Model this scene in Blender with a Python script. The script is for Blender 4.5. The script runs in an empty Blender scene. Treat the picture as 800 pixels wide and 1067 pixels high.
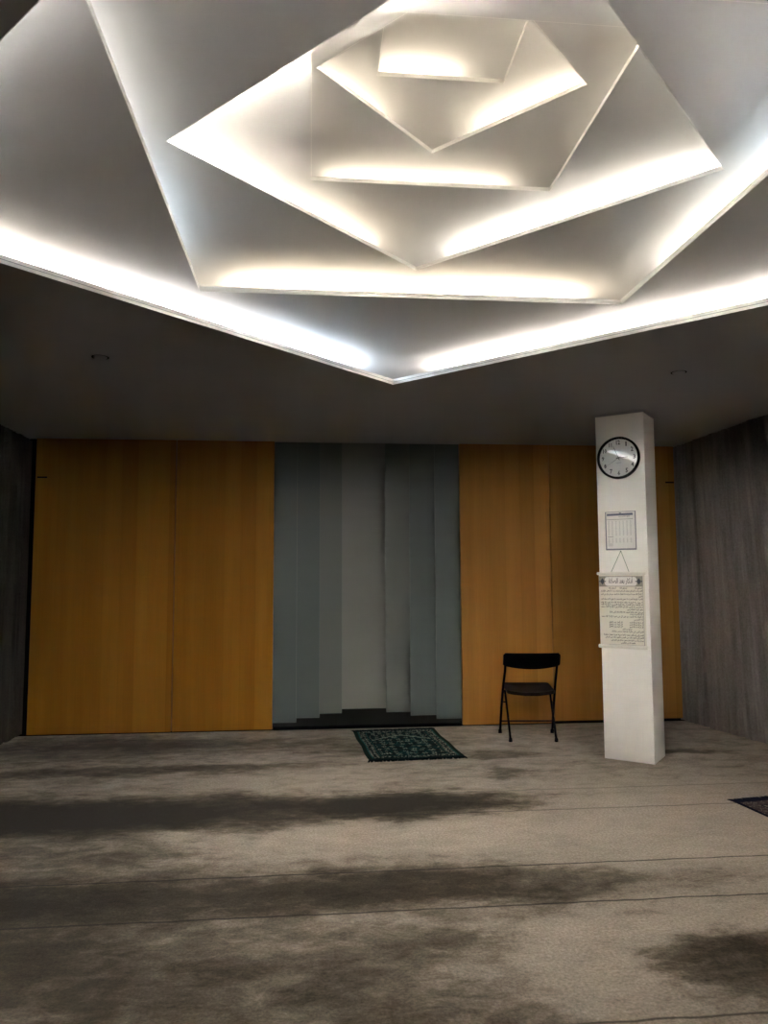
import bpy, bmesh, math, random
from mathutils import Vector, Matrix

random.seed(7)
SC = bpy.context.scene
COL = SC.collection
PI = math.pi

# ------------------------------------------------------------------ helpers
class MB:
    """Collects vertices and faces, then links them as ONE mesh object."""
    def __init__(self):
        self.v, self.f, self.smooth = [], [], []

    def add(self, vs, fs, smooth=False, mat=None):
        o = len(self.v)
        self.v += [tuple(mat @ Vector(p)) if mat else tuple(p) for p in vs]
        self.f += [tuple(i + o for i in f) for f in fs]
        self.smooth += [smooth] * len(fs)
        return self

    def box(self, x0, x1, y0, y1, z0, z1, mat=None):
        vs = [(x0, y0, z0), (x1, y0, z0), (x1, y1, z0), (x0, y1, z0),
              (x0, y0, z1), (x1, y0, z1), (x1, y1, z1), (x0, y1, z1)]
        fs = [(0, 3, 2, 1), (4, 5, 6, 7), (0, 1, 5, 4), (1, 2, 6, 5), (2, 3, 7, 6), (3, 0, 4, 7)]
        return self.add(vs, fs, mat=mat)

    def rbox(self, x0, x1, y0, y1, z0, z1, r=0.005, seg=2, mat=None):
        """bevelled box"""
        bm = bmesh.new()
        bmesh.ops.create_cube(bm, size=1)
        for v in bm.verts:
            v.co = Vector(((x0 + x1) / 2 + v.co.x * (x1 - x0), (y0 + y1) / 2 + v.co.y * (y1 - y0),
                           (z0 + z1) / 2 + v.co.z * (z1 - z0)))
        bmesh.ops.bevel(bm, geom=bm.edges[:], offset=r, segments=seg, affect='EDGES', profile=0.5)
        bm.verts.index_update()
        self.add([v.co.copy() for v in bm.verts], [[v.index for v in f.verts] for f in bm.faces], True, mat)
        bm.free()
        return self

    def quad(self, a, b, c, d):
        return self.add([a, b, c, d], [(0, 1, 2, 3)])

    def tube(self, pts, r, n=12, caps=True, mat=None, flat=1.0):
        """round tube along a polyline; flat<1 squeezes it in the local binormal"""
        P = [Vector(p) for p in pts]
        vs, fs = [], []
        up = None
        for i, p in enumerate(P):
            if i == 0: t = P[1] - P[0]
            elif i == len(P) - 1: t = P[-1] - P[-2]
            else: t = (P[i + 1] - p).normalized() + (p - P[i - 1]).normalized()
            t.normalize()
            if up is None:
                a = Vector((1, 0, 0)) if abs(t.x) < 0.9 else Vector((0, 1, 0))
            else:
                a = up
            u = (a - t * a.dot(t)).normalized(); w = t.cross(u); up = u
            for k in range(n):
                an = 2 * PI * k / n
                vs.append(p + u * r * math.cos(an) + w * r * flat * math.sin(an))
        for i in range(len(P) - 1):
            for k in range(n):
                fs.append((i * n + k, i * n + (k + 1) % n, (i + 1) * n + (k + 1) % n, (i + 1) * n + k))
        self.add(vs, fs, True, mat)
        if caps:
            o = len(self.v) - len(vs)
            self.f += [tuple(o + k for k in reversed(range(n))), tuple(o + (len(P) - 1) * n + k for k in range(n))]
            self.smooth += [False, False]
        return self

    def lathe(self, prof, n=64, mat=None, closed=False):
        """profile (radius, height) revolved about local z"""
        vs, fs = [], []
        m = len(prof)
        for k in range(n):
            a = 2 * PI * k / n
            for r, h in prof:
                vs.append((r * math.cos(a), r * math.sin(a), h))
        for k in range(n):
            for j in range(m if closed else m - 1):
                j2 = (j + 1) % m
                fs.append((k * m + j, ((k + 1) % n) * m + j, ((k + 1) % n) * m + j2, k * m + j2))
        return self.add(vs, fs, True, mat)

    def disc(self, cx, cz, r, y, n=48):
        vs = [(cx + r * math.cos(2 * PI * k / n), y, cz + r * math.sin(2 * PI * k / n)) for k in range(n)]
        return self.add(vs, [tuple(range(n))])

    def build(self, name, mat, parent=None, loc=None, rotz=None):
        me = bpy.data.meshes.new(name)
        me.from_pydata(self.v, [], self.f)
        me.polygons.foreach_set('use_smooth', self.smooth)
        me.materials.append(mat)
        me.update()
        bm = bmesh.new(); bm.from_mesh(me)
        bmesh.ops.recalc_face_normals(bm, faces=bm.faces[:])
        bm.to_mesh(me); bm.free()
        if any(self.smooth) and hasattr(me, 'set_sharp_from_angle'):
            me.set_sharp_from_angle(angle=math.radians(40))
        o = bpy.data.objects.new(name, me)
        COL.objects.link(o)
        if parent: o.parent = parent
        if loc is not None: o.location = loc
        if rotz is not None: o.rotation_euler = (0, 0, rotz)
        return o


def tag(o, label=None, cat=None, group=None, kind=None):
    if label: o['label'] = label
    if cat: o['category'] = cat
    if group: o['group'] = group
    if kind: o['kind'] = kind
    return o


def thing(name, label, cat, loc=(0, 0, 0), rotz=0.0, group=None):
    o = bpy.data.objects.new(name, None)
    o.empty_display_size = 0.1
    COL.objects.link(o)
    o.location = loc
    o.rotation_euler = (0, 0, rotz)
    return tag(o, label, cat, group)


# ------------------------------------------------------------------ materials
def new_mat(name):
    m = bpy.data.materials.new(name)
    m.use_nodes = True
    nt = m.node_tree
    return m, nt, nt.nodes['Principled BSDF']


def N(nt, typ, **kw):
    n = nt.nodes.new(typ)
    for k, v in kw.items():
        if k == 'inp':
            for kk, vv in v.items():
                n.inputs[kk].default_value = vv
        else:
            setattr(n, k, v)
    return n


def plain(name, rgb, rough=0.6, metal=0.0, spec=0.3, vary=0.05, scale=30.0, bump=0.0):
    """single colour with a little procedural variation"""
    m, nt, b = new_mat(name)
    L = nt.links.new
    tc = N(nt, 'ShaderNodeTexCoord')
    no = N(nt, 'ShaderNodeTexNoise', inp={'Scale': scale, 'Detail': 4.0})
    L(tc.outputs['Object'], no.inputs['Vector'])
    mx = N(nt, 'ShaderNodeMix', data_type='RGBA')
    mx.inputs['A'].default_value = (*[max(0, c * (1 - vary)) for c in rgb], 1)
    mx.inputs['B'].default_value = (*[min(1, c * (1 + vary)) for c in rgb], 1)
    L(no.outputs['Fac'], mx.inputs['Factor'])
    L(mx.outputs['Result'], b.inputs['Base Color'])
    b.inputs['Roughness'].default_value = rough
    b.inputs['Metallic'].default_value = metal
    b.inputs['Specular IOR Level'].default_value = spec
    if bump:
        bp = N(nt, 'ShaderNodeBump', inp={'Strength': bump, 'Distance': 0.004})
        L(no.outputs['Fac'], bp.inputs['Height'])
        L(bp.outputs['Normal'], b.inputs['Normal'])
    return m


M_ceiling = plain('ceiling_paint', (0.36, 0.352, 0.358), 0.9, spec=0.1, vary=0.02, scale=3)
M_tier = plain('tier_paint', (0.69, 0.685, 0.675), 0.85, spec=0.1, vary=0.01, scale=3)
M_trim = plain('trim_paint', (0.82, 0.81, 0.78), 0.6, spec=0.3, vary=0.01)
M_pillar = plain('pillar_paint', (0.88, 0.86, 0.82), 0.7, spec=0.2, vary=0.02, scale=5)
M_black = plain('black_enamel', (0.0015, 0.0017, 0.0025), 0.6, spec=0.04)
M_blackplastic = plain('black_plastic', (0.0010, 0.0012, 0.0025), 0.5, spec=0.05, vary=0.1, scale=120, bump=0.05)
M_seat = plain('seat_plastic', (0.009, 0.0060, 0.0050), 0.6, spec=0.04, vary=0.1, scale=120, bump=0.05)
M_redbar = plain('dark_red_bar', (0.025, 0.005, 0.004), 0.6, spec=0.2)
M_rubber = plain('rubber', (0.004, 0.004, 0.005), 0.8, spec=0.1)
M_dark = plain('dark_recess', (0.006, 0.006, 0.007), 0.9, spec=0.05)
M_void = plain('dark_backing', (0.02, 0.02, 0.022), 0.9, spec=0.05)
M_paper = plain('paper', (0.74, 0.73, 0.70), 0.8, spec=0.1, vary=0.015, scale=12)
M_parch = plain('parchment', (0.72, 0.69, 0.60), 0.75, spec=0.15, vary=0.03, scale=8)
M_ink = plain('ink', (0.03, 0.028, 0.03), 0.7, spec=0.1)
M_softink = plain('soft_ink', (0.34, 0.33, 0.33), 0.8, spec=0.1)
M_greyband = plain('grey_band', (0.30, 0.29, 0.25), 0.75, spec=0.1, vary=0.25, scale=160)
M_slate = plain('slate_ink', (0.055, 0.065, 0.08), 0.7)
M_bluegrey = plain('blue_grey_bar', (0.09, 0.10, 0.15), 0.7)
M_holder = plain('sheet_holder', (0.20, 0.20, 0.24), 0.35, spec=0.5)
M_rod = plain('white_rail', (0.80, 0.78, 0.72), 0.45, spec=0.4)
M_cord = plain('green_cord', (0.10, 0.17, 0.10), 0.8)
M_dial = plain('clock_dial', (0.72, 0.71, 0.68), 0.7, spec=0.1, vary=0.01)
M_steel = plain('steel', (0.45, 0.45, 0.46), 0.3, metal=1.0)


def mat_lens():
    m, nt, b = new_mat('clock_lens')
    nt.nodes.remove(b)
    L = nt.links.new
    out = nt.nodes['Material Output']
    tr = N(nt, 'ShaderNodeBsdfTransparent')
    gl = N(nt, 'ShaderNodeBsdfGlossy', inp={'Roughness': 0.015})
    no = N(nt, 'ShaderNodeTexNoise', inp={'Scale': 5.0})
    fr = N(nt, 'ShaderNodeFresnel', inp={'IOR': 1.6})
    bp = N(nt, 'ShaderNodeBump', inp={'Strength': 0.02})
    L(no.outputs['Fac'], bp.inputs['Height'])
    L(bp.outputs['Normal'], gl.inputs['Normal'])
    mx = N(nt, 'ShaderNodeMixShader')
    L(fr.outputs['Fac'], mx.inputs['Fac'])
    L(tr.outputs['BSDF'], mx.inputs[1])
    L(gl.outputs['BSDF'], mx.inputs[2])
    L(mx.outputs['Shader'], out.inputs['Surface'])
    return m


M_lens = mat_lens()


def mat_wood():
    m, nt, b = new_mat('maple_veneer')
    L = nt.links.new
    tc = N(nt, 'ShaderNodeTexCoord')
    sx = N(nt, 'ShaderNodeSeparateXYZ')
    L(tc.outputs['Object'], sx.inputs[0])
    # veneer leaves, about 0.15 m wide, each a slightly different tone
    dv = N(nt, 'ShaderNodeMath', operation='DIVIDE', inp={1: 0.148})
    L(sx.outputs['X'], dv.inputs[0])
    fl = N(nt, 'ShaderNodeMath', operation='FLOOR')
    L(dv.outputs[0], fl.inputs[0])
    wn = N(nt, 'ShaderNodeTexWhiteNoise', noise_dimensions='1D')
    L(fl.outputs[0], wn.inputs['W'])
    # fine vertical grain
    mp = N(nt, 'ShaderNodeMapping')
    mp.inputs['Scale'].default_value = (95.0, 95.0, 2.2)
    L(tc.outputs['Object'], mp.inputs['Vector'])
    g = N(nt, 'ShaderNodeTexNoise', inp={'Scale': 1.0, 'Detail': 5.0, 'Roughness': 0.6})
    L(mp.outputs['Vector'], g.inputs['Vector'])
    mp2 = N(nt, 'ShaderNodeMapping')
    mp2.inputs['Scale'].default_value = (9.0, 9.0, 0.5)
    L(tc.outputs['Object'], mp2.inputs['Vector'])
    g2 = N(nt, 'ShaderNodeTexNoise', inp={'Scale': 1.0, 'Detail': 3.0})
    L(mp2.outputs['Vector'], g2.inputs['Vector'])
    a1 = N(nt, 'ShaderNodeMath', operation='MULTIPLY_ADD', inp={1: 0.32, 2: 0.0})
    L(g.outputs['Fac'], a1.inputs[0])
    a2 = N(nt, 'ShaderNodeMath', operation='MULTIPLY_ADD', inp={1: 0.28})
    L(wn.outputs['Value'], a2.inputs[0]); L(a1.outputs[0], a2.inputs[2])
    a3 = N(nt, 'ShaderNodeMath', operation='MULTIPLY_ADD', inp={1: 0.5})
    L(g2.outputs['Fac'], a3.inputs[0]); L(a2.outputs[0], a3.inputs[2])
    cr = N(nt, 'ShaderNodeValToRGB')
    cr.color_ramp.elements[0].position = 0.25
    cr.color_ramp.elements[0].color = (0.32, 0.142, 0.025, 1)
    cr.color_ramp.elements[1].position = 0.85
    cr.color_ramp.elements[1].color = (0.53, 0.25, 0.058, 1)
    L(a3.outputs[0], cr.inputs['Fac'])
    L(cr.outputs['Color'], b.inputs['Base Color'])
    b.inputs['Roughness'].default_value = 0.5
    b.inputs['Specular IOR Level'].default_value = 0.08
    return m


M_wood = mat_wood()
M_woodshade = M_wood.copy(); M_woodshade.name = 'maple_veneer_shaded'  # same veneer, with the dimmer left side's shade put into its colour
for n in M_woodshade.node_tree.nodes:
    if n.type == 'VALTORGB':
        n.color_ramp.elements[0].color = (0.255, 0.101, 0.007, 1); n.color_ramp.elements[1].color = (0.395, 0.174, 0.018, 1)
M_woodedge = plain('veneer_edge', (0.20, 0.09, 0.022), 0.6)


def mat_glass_panel():
    m, nt, b = new_mat('frosted_teal_glass')
    L = nt.links.new
    tc = N(nt, 'ShaderNodeTexCoord')
    no = N(nt, 'ShaderNodeTexNoise', inp={'Scale': 1.6, 'Detail': 2.0})
    L(tc.outputs['Object'], no.inputs['Vector'])
    mx = N(nt, 'ShaderNodeMix', data_type='RGBA')
    mx.inputs['A'].default_value = (0.118, 0.145, 0.134, 1)
    mx.inputs['B'].default_value = (0.132, 0.160, 0.148, 1)
    L(no.outputs['Fac'], mx.inputs['Factor'])
    L(mx.outputs['Result'], b.inputs['Base Color'])
    b.inputs['Roughness'].default_value = 0.5
    b.inputs['Specular IOR Level'].default_value = 0.35
    return m


M_glass = mat_glass_panel()
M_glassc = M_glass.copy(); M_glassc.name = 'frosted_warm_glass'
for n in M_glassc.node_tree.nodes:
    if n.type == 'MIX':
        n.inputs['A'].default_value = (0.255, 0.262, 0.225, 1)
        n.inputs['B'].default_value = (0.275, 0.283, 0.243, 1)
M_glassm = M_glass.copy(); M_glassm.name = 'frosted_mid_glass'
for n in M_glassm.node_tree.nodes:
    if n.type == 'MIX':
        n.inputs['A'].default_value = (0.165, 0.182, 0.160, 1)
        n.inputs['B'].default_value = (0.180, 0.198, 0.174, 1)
M_glassedge = plain('polished_glass_edge', (0.21, 0.245, 0.225), 0.25, spec=0.6)


def mat_concrete():
    m, nt, b = new_mat('ribbed_concrete')
    L = nt.links.new
    tc = N(nt, 'ShaderNodeTexCoord')
    mp = N(nt, 'ShaderNodeMapping')
    mp.inputs['Scale'].default_value = (14.0, 14.0, 1.1)
    L(tc.outputs['Object'], mp.inputs['Vector'])
    n1 = N(nt, 'ShaderNodeTexNoise', inp={'Scale': 1.0, 'Detail': 6.0, 'Roughness': 0.65})
    L(mp.outputs['Vector'], n1.inputs['Vector'])
    n2 = N(nt, 'ShaderNodeTexNoise', inp={'Scale': 55.0, 'Detail': 5.0, 'Roughness': 0.7})
    L(tc.outputs['Object'], n2.inputs['Vector'])
    cr = N(nt, 'ShaderNodeValToRGB')
    cr.color_ramp.elements[0].position = 0.3
    cr.color_ramp.elements[0].color = (0.11, 0.097, 0.09, 1)
    cr.color_ramp.elements[1].position = 0.75
    cr.color_ramp.elements[1].color = (0.33, 0.29, 0.26, 1)
    mm = N(nt, 'ShaderNodeMath', operation='MULTIPLY_ADD', inp={1: 0.45})
    L(n2.outputs['Fac'], mm.inputs[0])
    hf = N(nt, 'ShaderNodeMath', operation='MULTIPLY', inp={1: 0.62})
    L(n1.outputs['Fac'], hf.inputs[0]); L(hf.outputs[0], mm.inputs[2])
    L(mm.outputs[0], cr.inputs['Fac'])
    L(cr.outputs['Color'], b.inputs['Base Color'])
    bp = N(nt, 'ShaderNodeBump', inp={'Strength': 0.6, 'Distance': 0.01})
    L(mm.outputs[0], bp.inputs['Height'])
    L(bp.outputs['Normal'], b.inputs['Normal'])
    b.inputs['Roughness'].default_value = 0.95
    b.inputs['Specular IOR Level'].default_value = 0.08
    return m


M_concrete = mat_concrete()
M_concshade = M_concrete.copy(); M_concshade.name = 'ribbed_concrete_shaded'  # same concrete darkened for the left wall, shade painted into the colour
for n in M_concshade.node_tree.nodes:
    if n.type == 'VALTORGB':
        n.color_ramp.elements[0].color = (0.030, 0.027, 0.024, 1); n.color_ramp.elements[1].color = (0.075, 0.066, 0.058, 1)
    


def mat_carpet():
    """taupe cut-pile carpet: nap patches with painted floor shade, fine fibre speckle, seams across the room"""
    m, nt, b = new_mat('taupe_carpet')
    L = nt.links.new
    tc = N(nt, 'ShaderNodeTexCoord')
    P = tc.outputs['Object']
    # domain warp
    mpw = N(nt, 'ShaderNodeMapping'); mpw.inputs['Scale'].default_value = (1.6, 2.6, 1)
    L(P, mpw.inputs['Vector'])
    w = N(nt, 'ShaderNodeTexNoise', inp={'Scale': 1.5, 'Detail': 7.0, 'Roughness': 0.66})
    L(mpw.outputs['Vector'], w.inputs['Vector'])
    ws = N(nt, 'ShaderNodeVectorMath', operation='SUBTRACT'); ws.inputs[1].default_value = (0.5, 0.5, 0.5)
    L(w.outputs['Color'], ws.inputs[0])
    wm = N(nt, 'ShaderNodeVectorMath', operation='MULTIPLY'); wm.inputs[1].default_value = (1.3, 0.55, 0)
    L(ws.outputs[0], wm.inputs[0])
    wa = N(nt, 'ShaderNodeVectorMath', operation='ADD')
    L(P, wa.inputs[0]); L(wm.outputs[0], wa.inputs[1])
    acc = None
    # (cx, cy, rx, ry, strength) nap brushed the dark way (+) or the light way (-), with floor shade and light painted in
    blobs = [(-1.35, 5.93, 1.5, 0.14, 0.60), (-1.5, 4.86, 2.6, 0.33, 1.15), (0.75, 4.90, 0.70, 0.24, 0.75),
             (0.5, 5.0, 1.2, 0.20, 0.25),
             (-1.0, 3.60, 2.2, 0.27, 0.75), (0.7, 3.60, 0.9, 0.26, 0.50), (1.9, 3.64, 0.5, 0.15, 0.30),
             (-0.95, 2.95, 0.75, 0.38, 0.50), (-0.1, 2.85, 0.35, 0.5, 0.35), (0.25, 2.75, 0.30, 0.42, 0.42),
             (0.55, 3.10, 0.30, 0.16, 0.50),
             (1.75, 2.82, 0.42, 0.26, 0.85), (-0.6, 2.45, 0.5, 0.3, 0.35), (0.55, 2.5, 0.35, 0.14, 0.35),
             (3.05, 6.05, 0.35, 0.10, 0.65), (0.28, 6.42, 0.32, 0.20, 0.40), (1.55, 6.12, 0.35, 0.12, 0.45),  # first blob paints the pillar's cast shadow on the floor
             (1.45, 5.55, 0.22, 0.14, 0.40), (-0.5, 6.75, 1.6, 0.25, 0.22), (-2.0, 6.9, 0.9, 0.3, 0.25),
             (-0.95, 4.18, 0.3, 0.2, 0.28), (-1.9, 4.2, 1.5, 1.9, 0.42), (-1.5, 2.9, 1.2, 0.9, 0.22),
             (0.3, 4.30, 1.3, 0.25, -0.45), (2.3, 4.35, 1.5, 0.9, -0.50), (-1.9, 6.7, 1.6, 0.5, 0.50), (-0.9, 5.5, 1.3, 0.2, -0.25),  # broad left and right blobs paint the floor's dimmer and brighter sides
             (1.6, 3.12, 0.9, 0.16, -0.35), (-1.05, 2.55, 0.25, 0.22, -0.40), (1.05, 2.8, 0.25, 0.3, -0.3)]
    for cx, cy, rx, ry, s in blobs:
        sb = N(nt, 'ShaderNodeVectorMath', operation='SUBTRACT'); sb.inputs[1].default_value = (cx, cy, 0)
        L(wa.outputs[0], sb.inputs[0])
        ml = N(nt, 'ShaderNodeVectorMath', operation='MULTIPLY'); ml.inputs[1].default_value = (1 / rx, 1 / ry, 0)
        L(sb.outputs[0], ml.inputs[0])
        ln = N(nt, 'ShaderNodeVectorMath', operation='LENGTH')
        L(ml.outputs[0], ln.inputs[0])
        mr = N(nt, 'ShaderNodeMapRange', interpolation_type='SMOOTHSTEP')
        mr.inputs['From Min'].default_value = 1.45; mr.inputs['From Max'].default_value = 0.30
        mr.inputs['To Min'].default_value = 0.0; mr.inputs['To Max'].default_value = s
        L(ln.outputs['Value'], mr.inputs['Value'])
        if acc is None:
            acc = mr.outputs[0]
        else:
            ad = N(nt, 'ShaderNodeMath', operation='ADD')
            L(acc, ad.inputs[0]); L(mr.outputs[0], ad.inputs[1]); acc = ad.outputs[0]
    # mottling at several scales
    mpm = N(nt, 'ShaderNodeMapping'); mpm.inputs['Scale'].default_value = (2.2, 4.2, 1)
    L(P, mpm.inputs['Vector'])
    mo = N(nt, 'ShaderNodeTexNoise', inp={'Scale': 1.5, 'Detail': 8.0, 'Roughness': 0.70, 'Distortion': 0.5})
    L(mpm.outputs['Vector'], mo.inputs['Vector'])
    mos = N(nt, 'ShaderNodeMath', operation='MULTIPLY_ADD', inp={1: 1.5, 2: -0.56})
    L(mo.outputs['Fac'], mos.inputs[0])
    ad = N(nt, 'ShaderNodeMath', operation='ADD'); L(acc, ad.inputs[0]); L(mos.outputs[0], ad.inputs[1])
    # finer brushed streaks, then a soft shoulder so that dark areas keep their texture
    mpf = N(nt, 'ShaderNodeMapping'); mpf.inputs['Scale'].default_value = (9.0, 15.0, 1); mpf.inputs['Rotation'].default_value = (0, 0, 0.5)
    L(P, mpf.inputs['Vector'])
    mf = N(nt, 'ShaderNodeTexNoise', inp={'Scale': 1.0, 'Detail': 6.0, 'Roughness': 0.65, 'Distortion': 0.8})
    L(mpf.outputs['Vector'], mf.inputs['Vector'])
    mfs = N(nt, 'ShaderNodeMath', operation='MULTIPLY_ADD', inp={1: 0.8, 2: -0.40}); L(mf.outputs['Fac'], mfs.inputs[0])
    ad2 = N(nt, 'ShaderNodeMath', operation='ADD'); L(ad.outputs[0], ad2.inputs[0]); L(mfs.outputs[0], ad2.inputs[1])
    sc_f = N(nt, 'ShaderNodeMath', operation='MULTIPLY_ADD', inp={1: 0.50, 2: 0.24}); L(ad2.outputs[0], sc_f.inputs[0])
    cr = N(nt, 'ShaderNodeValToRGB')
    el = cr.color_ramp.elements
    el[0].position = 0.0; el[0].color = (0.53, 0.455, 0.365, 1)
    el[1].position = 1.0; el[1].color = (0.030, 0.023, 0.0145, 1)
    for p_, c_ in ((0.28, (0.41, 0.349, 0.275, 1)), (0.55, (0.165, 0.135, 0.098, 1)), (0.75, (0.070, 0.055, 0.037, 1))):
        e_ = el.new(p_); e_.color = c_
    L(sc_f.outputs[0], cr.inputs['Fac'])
    # fibre speckle
    sp = N(nt, 'ShaderNodeTexNoise', inp={'Scale': 75.0, 'Detail': 5.0, 'Roughness': 0.8})
    L(P, sp.inputs['Vector'])
    spr = N(nt, 'ShaderNodeMapRange')
    spr.inputs['From Min'].default_value = 0.3; spr.inputs['From Max'].default_value = 0.7
    spr.inputs['To Min'].default_value = 0.55; spr.inputs['To Max'].default_value = 1.45
    L(sp.outputs['Fac'], spr.inputs['Value'])
    mu = N(nt, 'ShaderNodeVectorMath', operation='SCALE')
    L(cr.outputs['Color'], mu.inputs[0]); L(spr.outputs[0], mu.inputs['Scale'])
    # seams: thin dark lines across the room at measured rows, a little wavy
    sy = N(nt, 'ShaderNodeSeparateXYZ'); L(P, sy.inputs[0])
    wob = N(nt, 'ShaderNodeTexNoise', inp={'Scale': 5.0, 'Detail': 4.0}); L(P, wob.inputs['Vector'])
    wb = N(nt, 'ShaderNodeMath', operation='MULTIPLY_ADD', inp={1: 0.03, 2: -0.015}); L(wob.outputs['Fac'], wb.inputs[0])
    yy = N(nt, 'ShaderNodeMath', operation='ADD'); L(sy.outputs['Y'], yy.inputs[0]); L(wb.outputs[0], yy.inputs[1])
    seam = None
    for y0, hw, k in ((2.49, 0.0055, 0.75), (3.372, 0.0055, 0.8), (3.815, 0.0055, 0.8), (4.675, 0.006, 0.55), (5.11, 0.006, 0.4),
                      (6.02, 0.006, 0.25), (1.6, 0.0045, 0.85), (0.7, 0.0045, 0.85)):
        d = N(nt, 'ShaderNodeMath', operation='SUBTRACT', inp={1: y0}); L(yy.outputs[0], d.inputs[0])
        ab = N(nt, 'ShaderNodeMath', operation='ABSOLUTE'); L(d.outputs[0], ab.inputs[0])
        mr = N(nt, 'ShaderNodeMapRange')
        mr.inputs['From Min'].default_value = hw * 1.8; mr.inputs['From Max'].default_value = hw * 0.5
        mr.inputs['To Min'].default_value = 0; mr.inputs['To Max'].default_value = k
        L(ab.outputs[0], mr.inputs['Value'])
        if seam is None: seam = mr.outputs[0]
        else:
            mxx = N(nt, 'ShaderNodeMath', operation='MAXIMUM'); L(seam, mxx.inputs[0]); L(mr.outputs[0], mxx.inputs[1]); seam = mxx.outputs[0]
    mx = N(nt, 'ShaderNodeMix', data_type='RGBA')
    mx.inputs['B'].default_value = (0.022, 0.018, 0.016, 1)
    L(seam, mx.inputs['Factor']); L(mu.outputs[0], mx.inputs['A'])
    L(mx.outputs['Result'], b.inputs['Base Color'])
    bp = N(nt, 'ShaderNodeBump', inp={'Strength': 0.5, 'Distance': 0.006})
    L(sp.outputs['Fac'], bp.inputs['Height']); L(bp.outputs['Normal'], b.inputs['Normal'])
    b.inputs['Roughness'].default_value = 1.0
    b.inputs['Specular IOR Level'].default_value = 0.0
    b.inputs['Sheen Weight'].default_value = 0.08
    return m


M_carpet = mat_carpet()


def mat_rug(name):
    m, nt, b = new_mat(name)
    L = nt.links.new
    at = N(nt, 'ShaderNodeAttribute', attribute_name='weave')
    tc = N(nt, 'ShaderNodeTexCoord')
    no = N(nt, 'ShaderNodeTexNoise', inp={'Scale': 260.0, 'Detail': 2.0})
    L(tc.outputs['Object'], no.inputs['Vector'])
    mr = N(nt, 'ShaderNodeMapRange', inp={'To Min': 0.65, 'To Max': 1.35})
    L(no.outputs['Fac'], mr.inputs['Value'])
    sc = N(nt, 'ShaderNodeVectorMath', operation='SCALE')
    L(at.outputs['Color'], sc.inputs[0]); L(mr.outputs[0], sc.inputs['Scale'])
    L(sc.outputs[0], b.inputs['Base Color'])
    bp = N(nt, 'ShaderNodeBump', inp={'Strength': 0.4, 'Distance': 0.003})
    L(no.outputs['Fac'], bp.inputs['Height']); L(bp.outputs['Normal'], b.inputs['Normal'])
    b.inputs['Roughness'].default_value = 0.95
    b.inputs['Specular IOR Level'].default_value = 0.1
    return m


# ------------------------------------------------------------------ measured place (metres)
HC = 1.45                       # camera height
CEIL = 2.768                    # lower ceiling
WALLY = 7.29                    # face of the wood panels
XL, XR = -2.66, 3.71            # side walls
YB, YF = -1.75, 8.75            # rear wall, wall behind the niche
PT = 0.05                       # wood panel thickness
NICHE_Z = 3.55                  # the niche runs up behind the edge of the ceiling
CX, CY = 0.556, 2.77            # centre of the nested ceiling squares

# ---- floor
fl = MB()
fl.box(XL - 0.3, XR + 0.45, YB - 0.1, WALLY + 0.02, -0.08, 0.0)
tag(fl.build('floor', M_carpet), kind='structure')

# ---- ceiling: slab with a diamond opening, then five more pierced plates and a closed top
def diamond(half):   # N, R, F, L
    return [(CX, CY - half), (CX + half, CY), (CX, CY + half), (CX - half, CY)]

def rect(x0, x1, y0, y1):  # NL, NR, FR, FL
    return [(x0, y0), (x1, y0), (x1, y1), (x0, y1)]

HOLES = [diamond(2.277),
         rect(-0.585, 1.686, 1.72, 3.855),
         diamond(1.112),
         rect(-0.009, 1.116, 2.244, 3.308),
         diamond(0.548),
         rect(0.272, 0.828, 2.51, 3.03)]
HZS = [CEIL, HC + 1.48, HC + 1.645, HC + 1.81, HC + 1.975, HC + 2.14, HC + 2.305]
TH = 0.03

def offset(poly, e):
    cx = sum(p[0] for p in poly) / 4; cy = sum(p[1] for p in poly) / 4
    out = []
    for i in range(4):
        a, p, b2 = Vector(poly[i - 1]), Vector(poly[i]), Vector(poly[(i + 1) % 4])
        d1 = (p - a).normalized(); d2 = (b2 - p).normalized()
        n1 = Vector((d1.y, -d1.x)); n2 = Vector((d2.y, -d2.x))
        out.append(tuple(p + (n1 + n2) * e))
    return out

def ring(mb, outer, inner, z):
    """flat plate between outer square and an inner square turned by 45 degrees"""
    vs = [(x, y, z) for x, y in outer] + [(x, y, z) for x, y in inner]
    fs = []
    for i in range(4):
        j = (i + 1) % 4
        fs += [(i, j, 4 + i), (4 + i, j, 4 + j)]
    mb.add(vs, fs)

def walls(mb, poly, z0, z1):
    for i in range(4):
        a, b2 = poly[i], poly[(i + 1) % 4]
        mb.quad((*a, z0), (*b2, z0), (*b2, z1), (*a, z1))

def slab(mb, outer, inner, z, th=TH):
    ring(mb, outer, inner, z); ring(mb, outer, inner, z + th)
    walls(mb, outer, z, z + th); walls(mb, inner, z, z + th)

def lip(hole, z, hgt):
    """two-step edge strip with a shadow groove running round an opening"""
    mb = MB()
    for e0, e1, z0, z1 in ((-0.003, 0.02, 0.0002, hgt * 0.42), (0.004, 0.02, hgt * 0.42, hgt * 0.54), (-0.001, 0.024, hgt * 0.54, hgt)):
        pin, pout = offset(hole, e0), offset(hole, e1)
        for i in range(4):
            j = (i + 1) % 4
            a, b2, c, d = pin[i], pin[j], pout[j], pout[i]
            mb.quad((*a, z + z0), (*b2, z + z0), (*b2, z + z1), (*a, z + z1))
            mb.quad((*a, z + z1), (*b2, z + z1), (*c, z + z1), (*d, z + z1))
            mb.quad((*a, z + z0), (*b2, z + z0), (*c, z + z0), (*d, z + z0))
            mb.quad((*d, z + z0), (*c, z + z0), (*c, z + z1), (*d, z + z1))
    return mb

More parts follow.
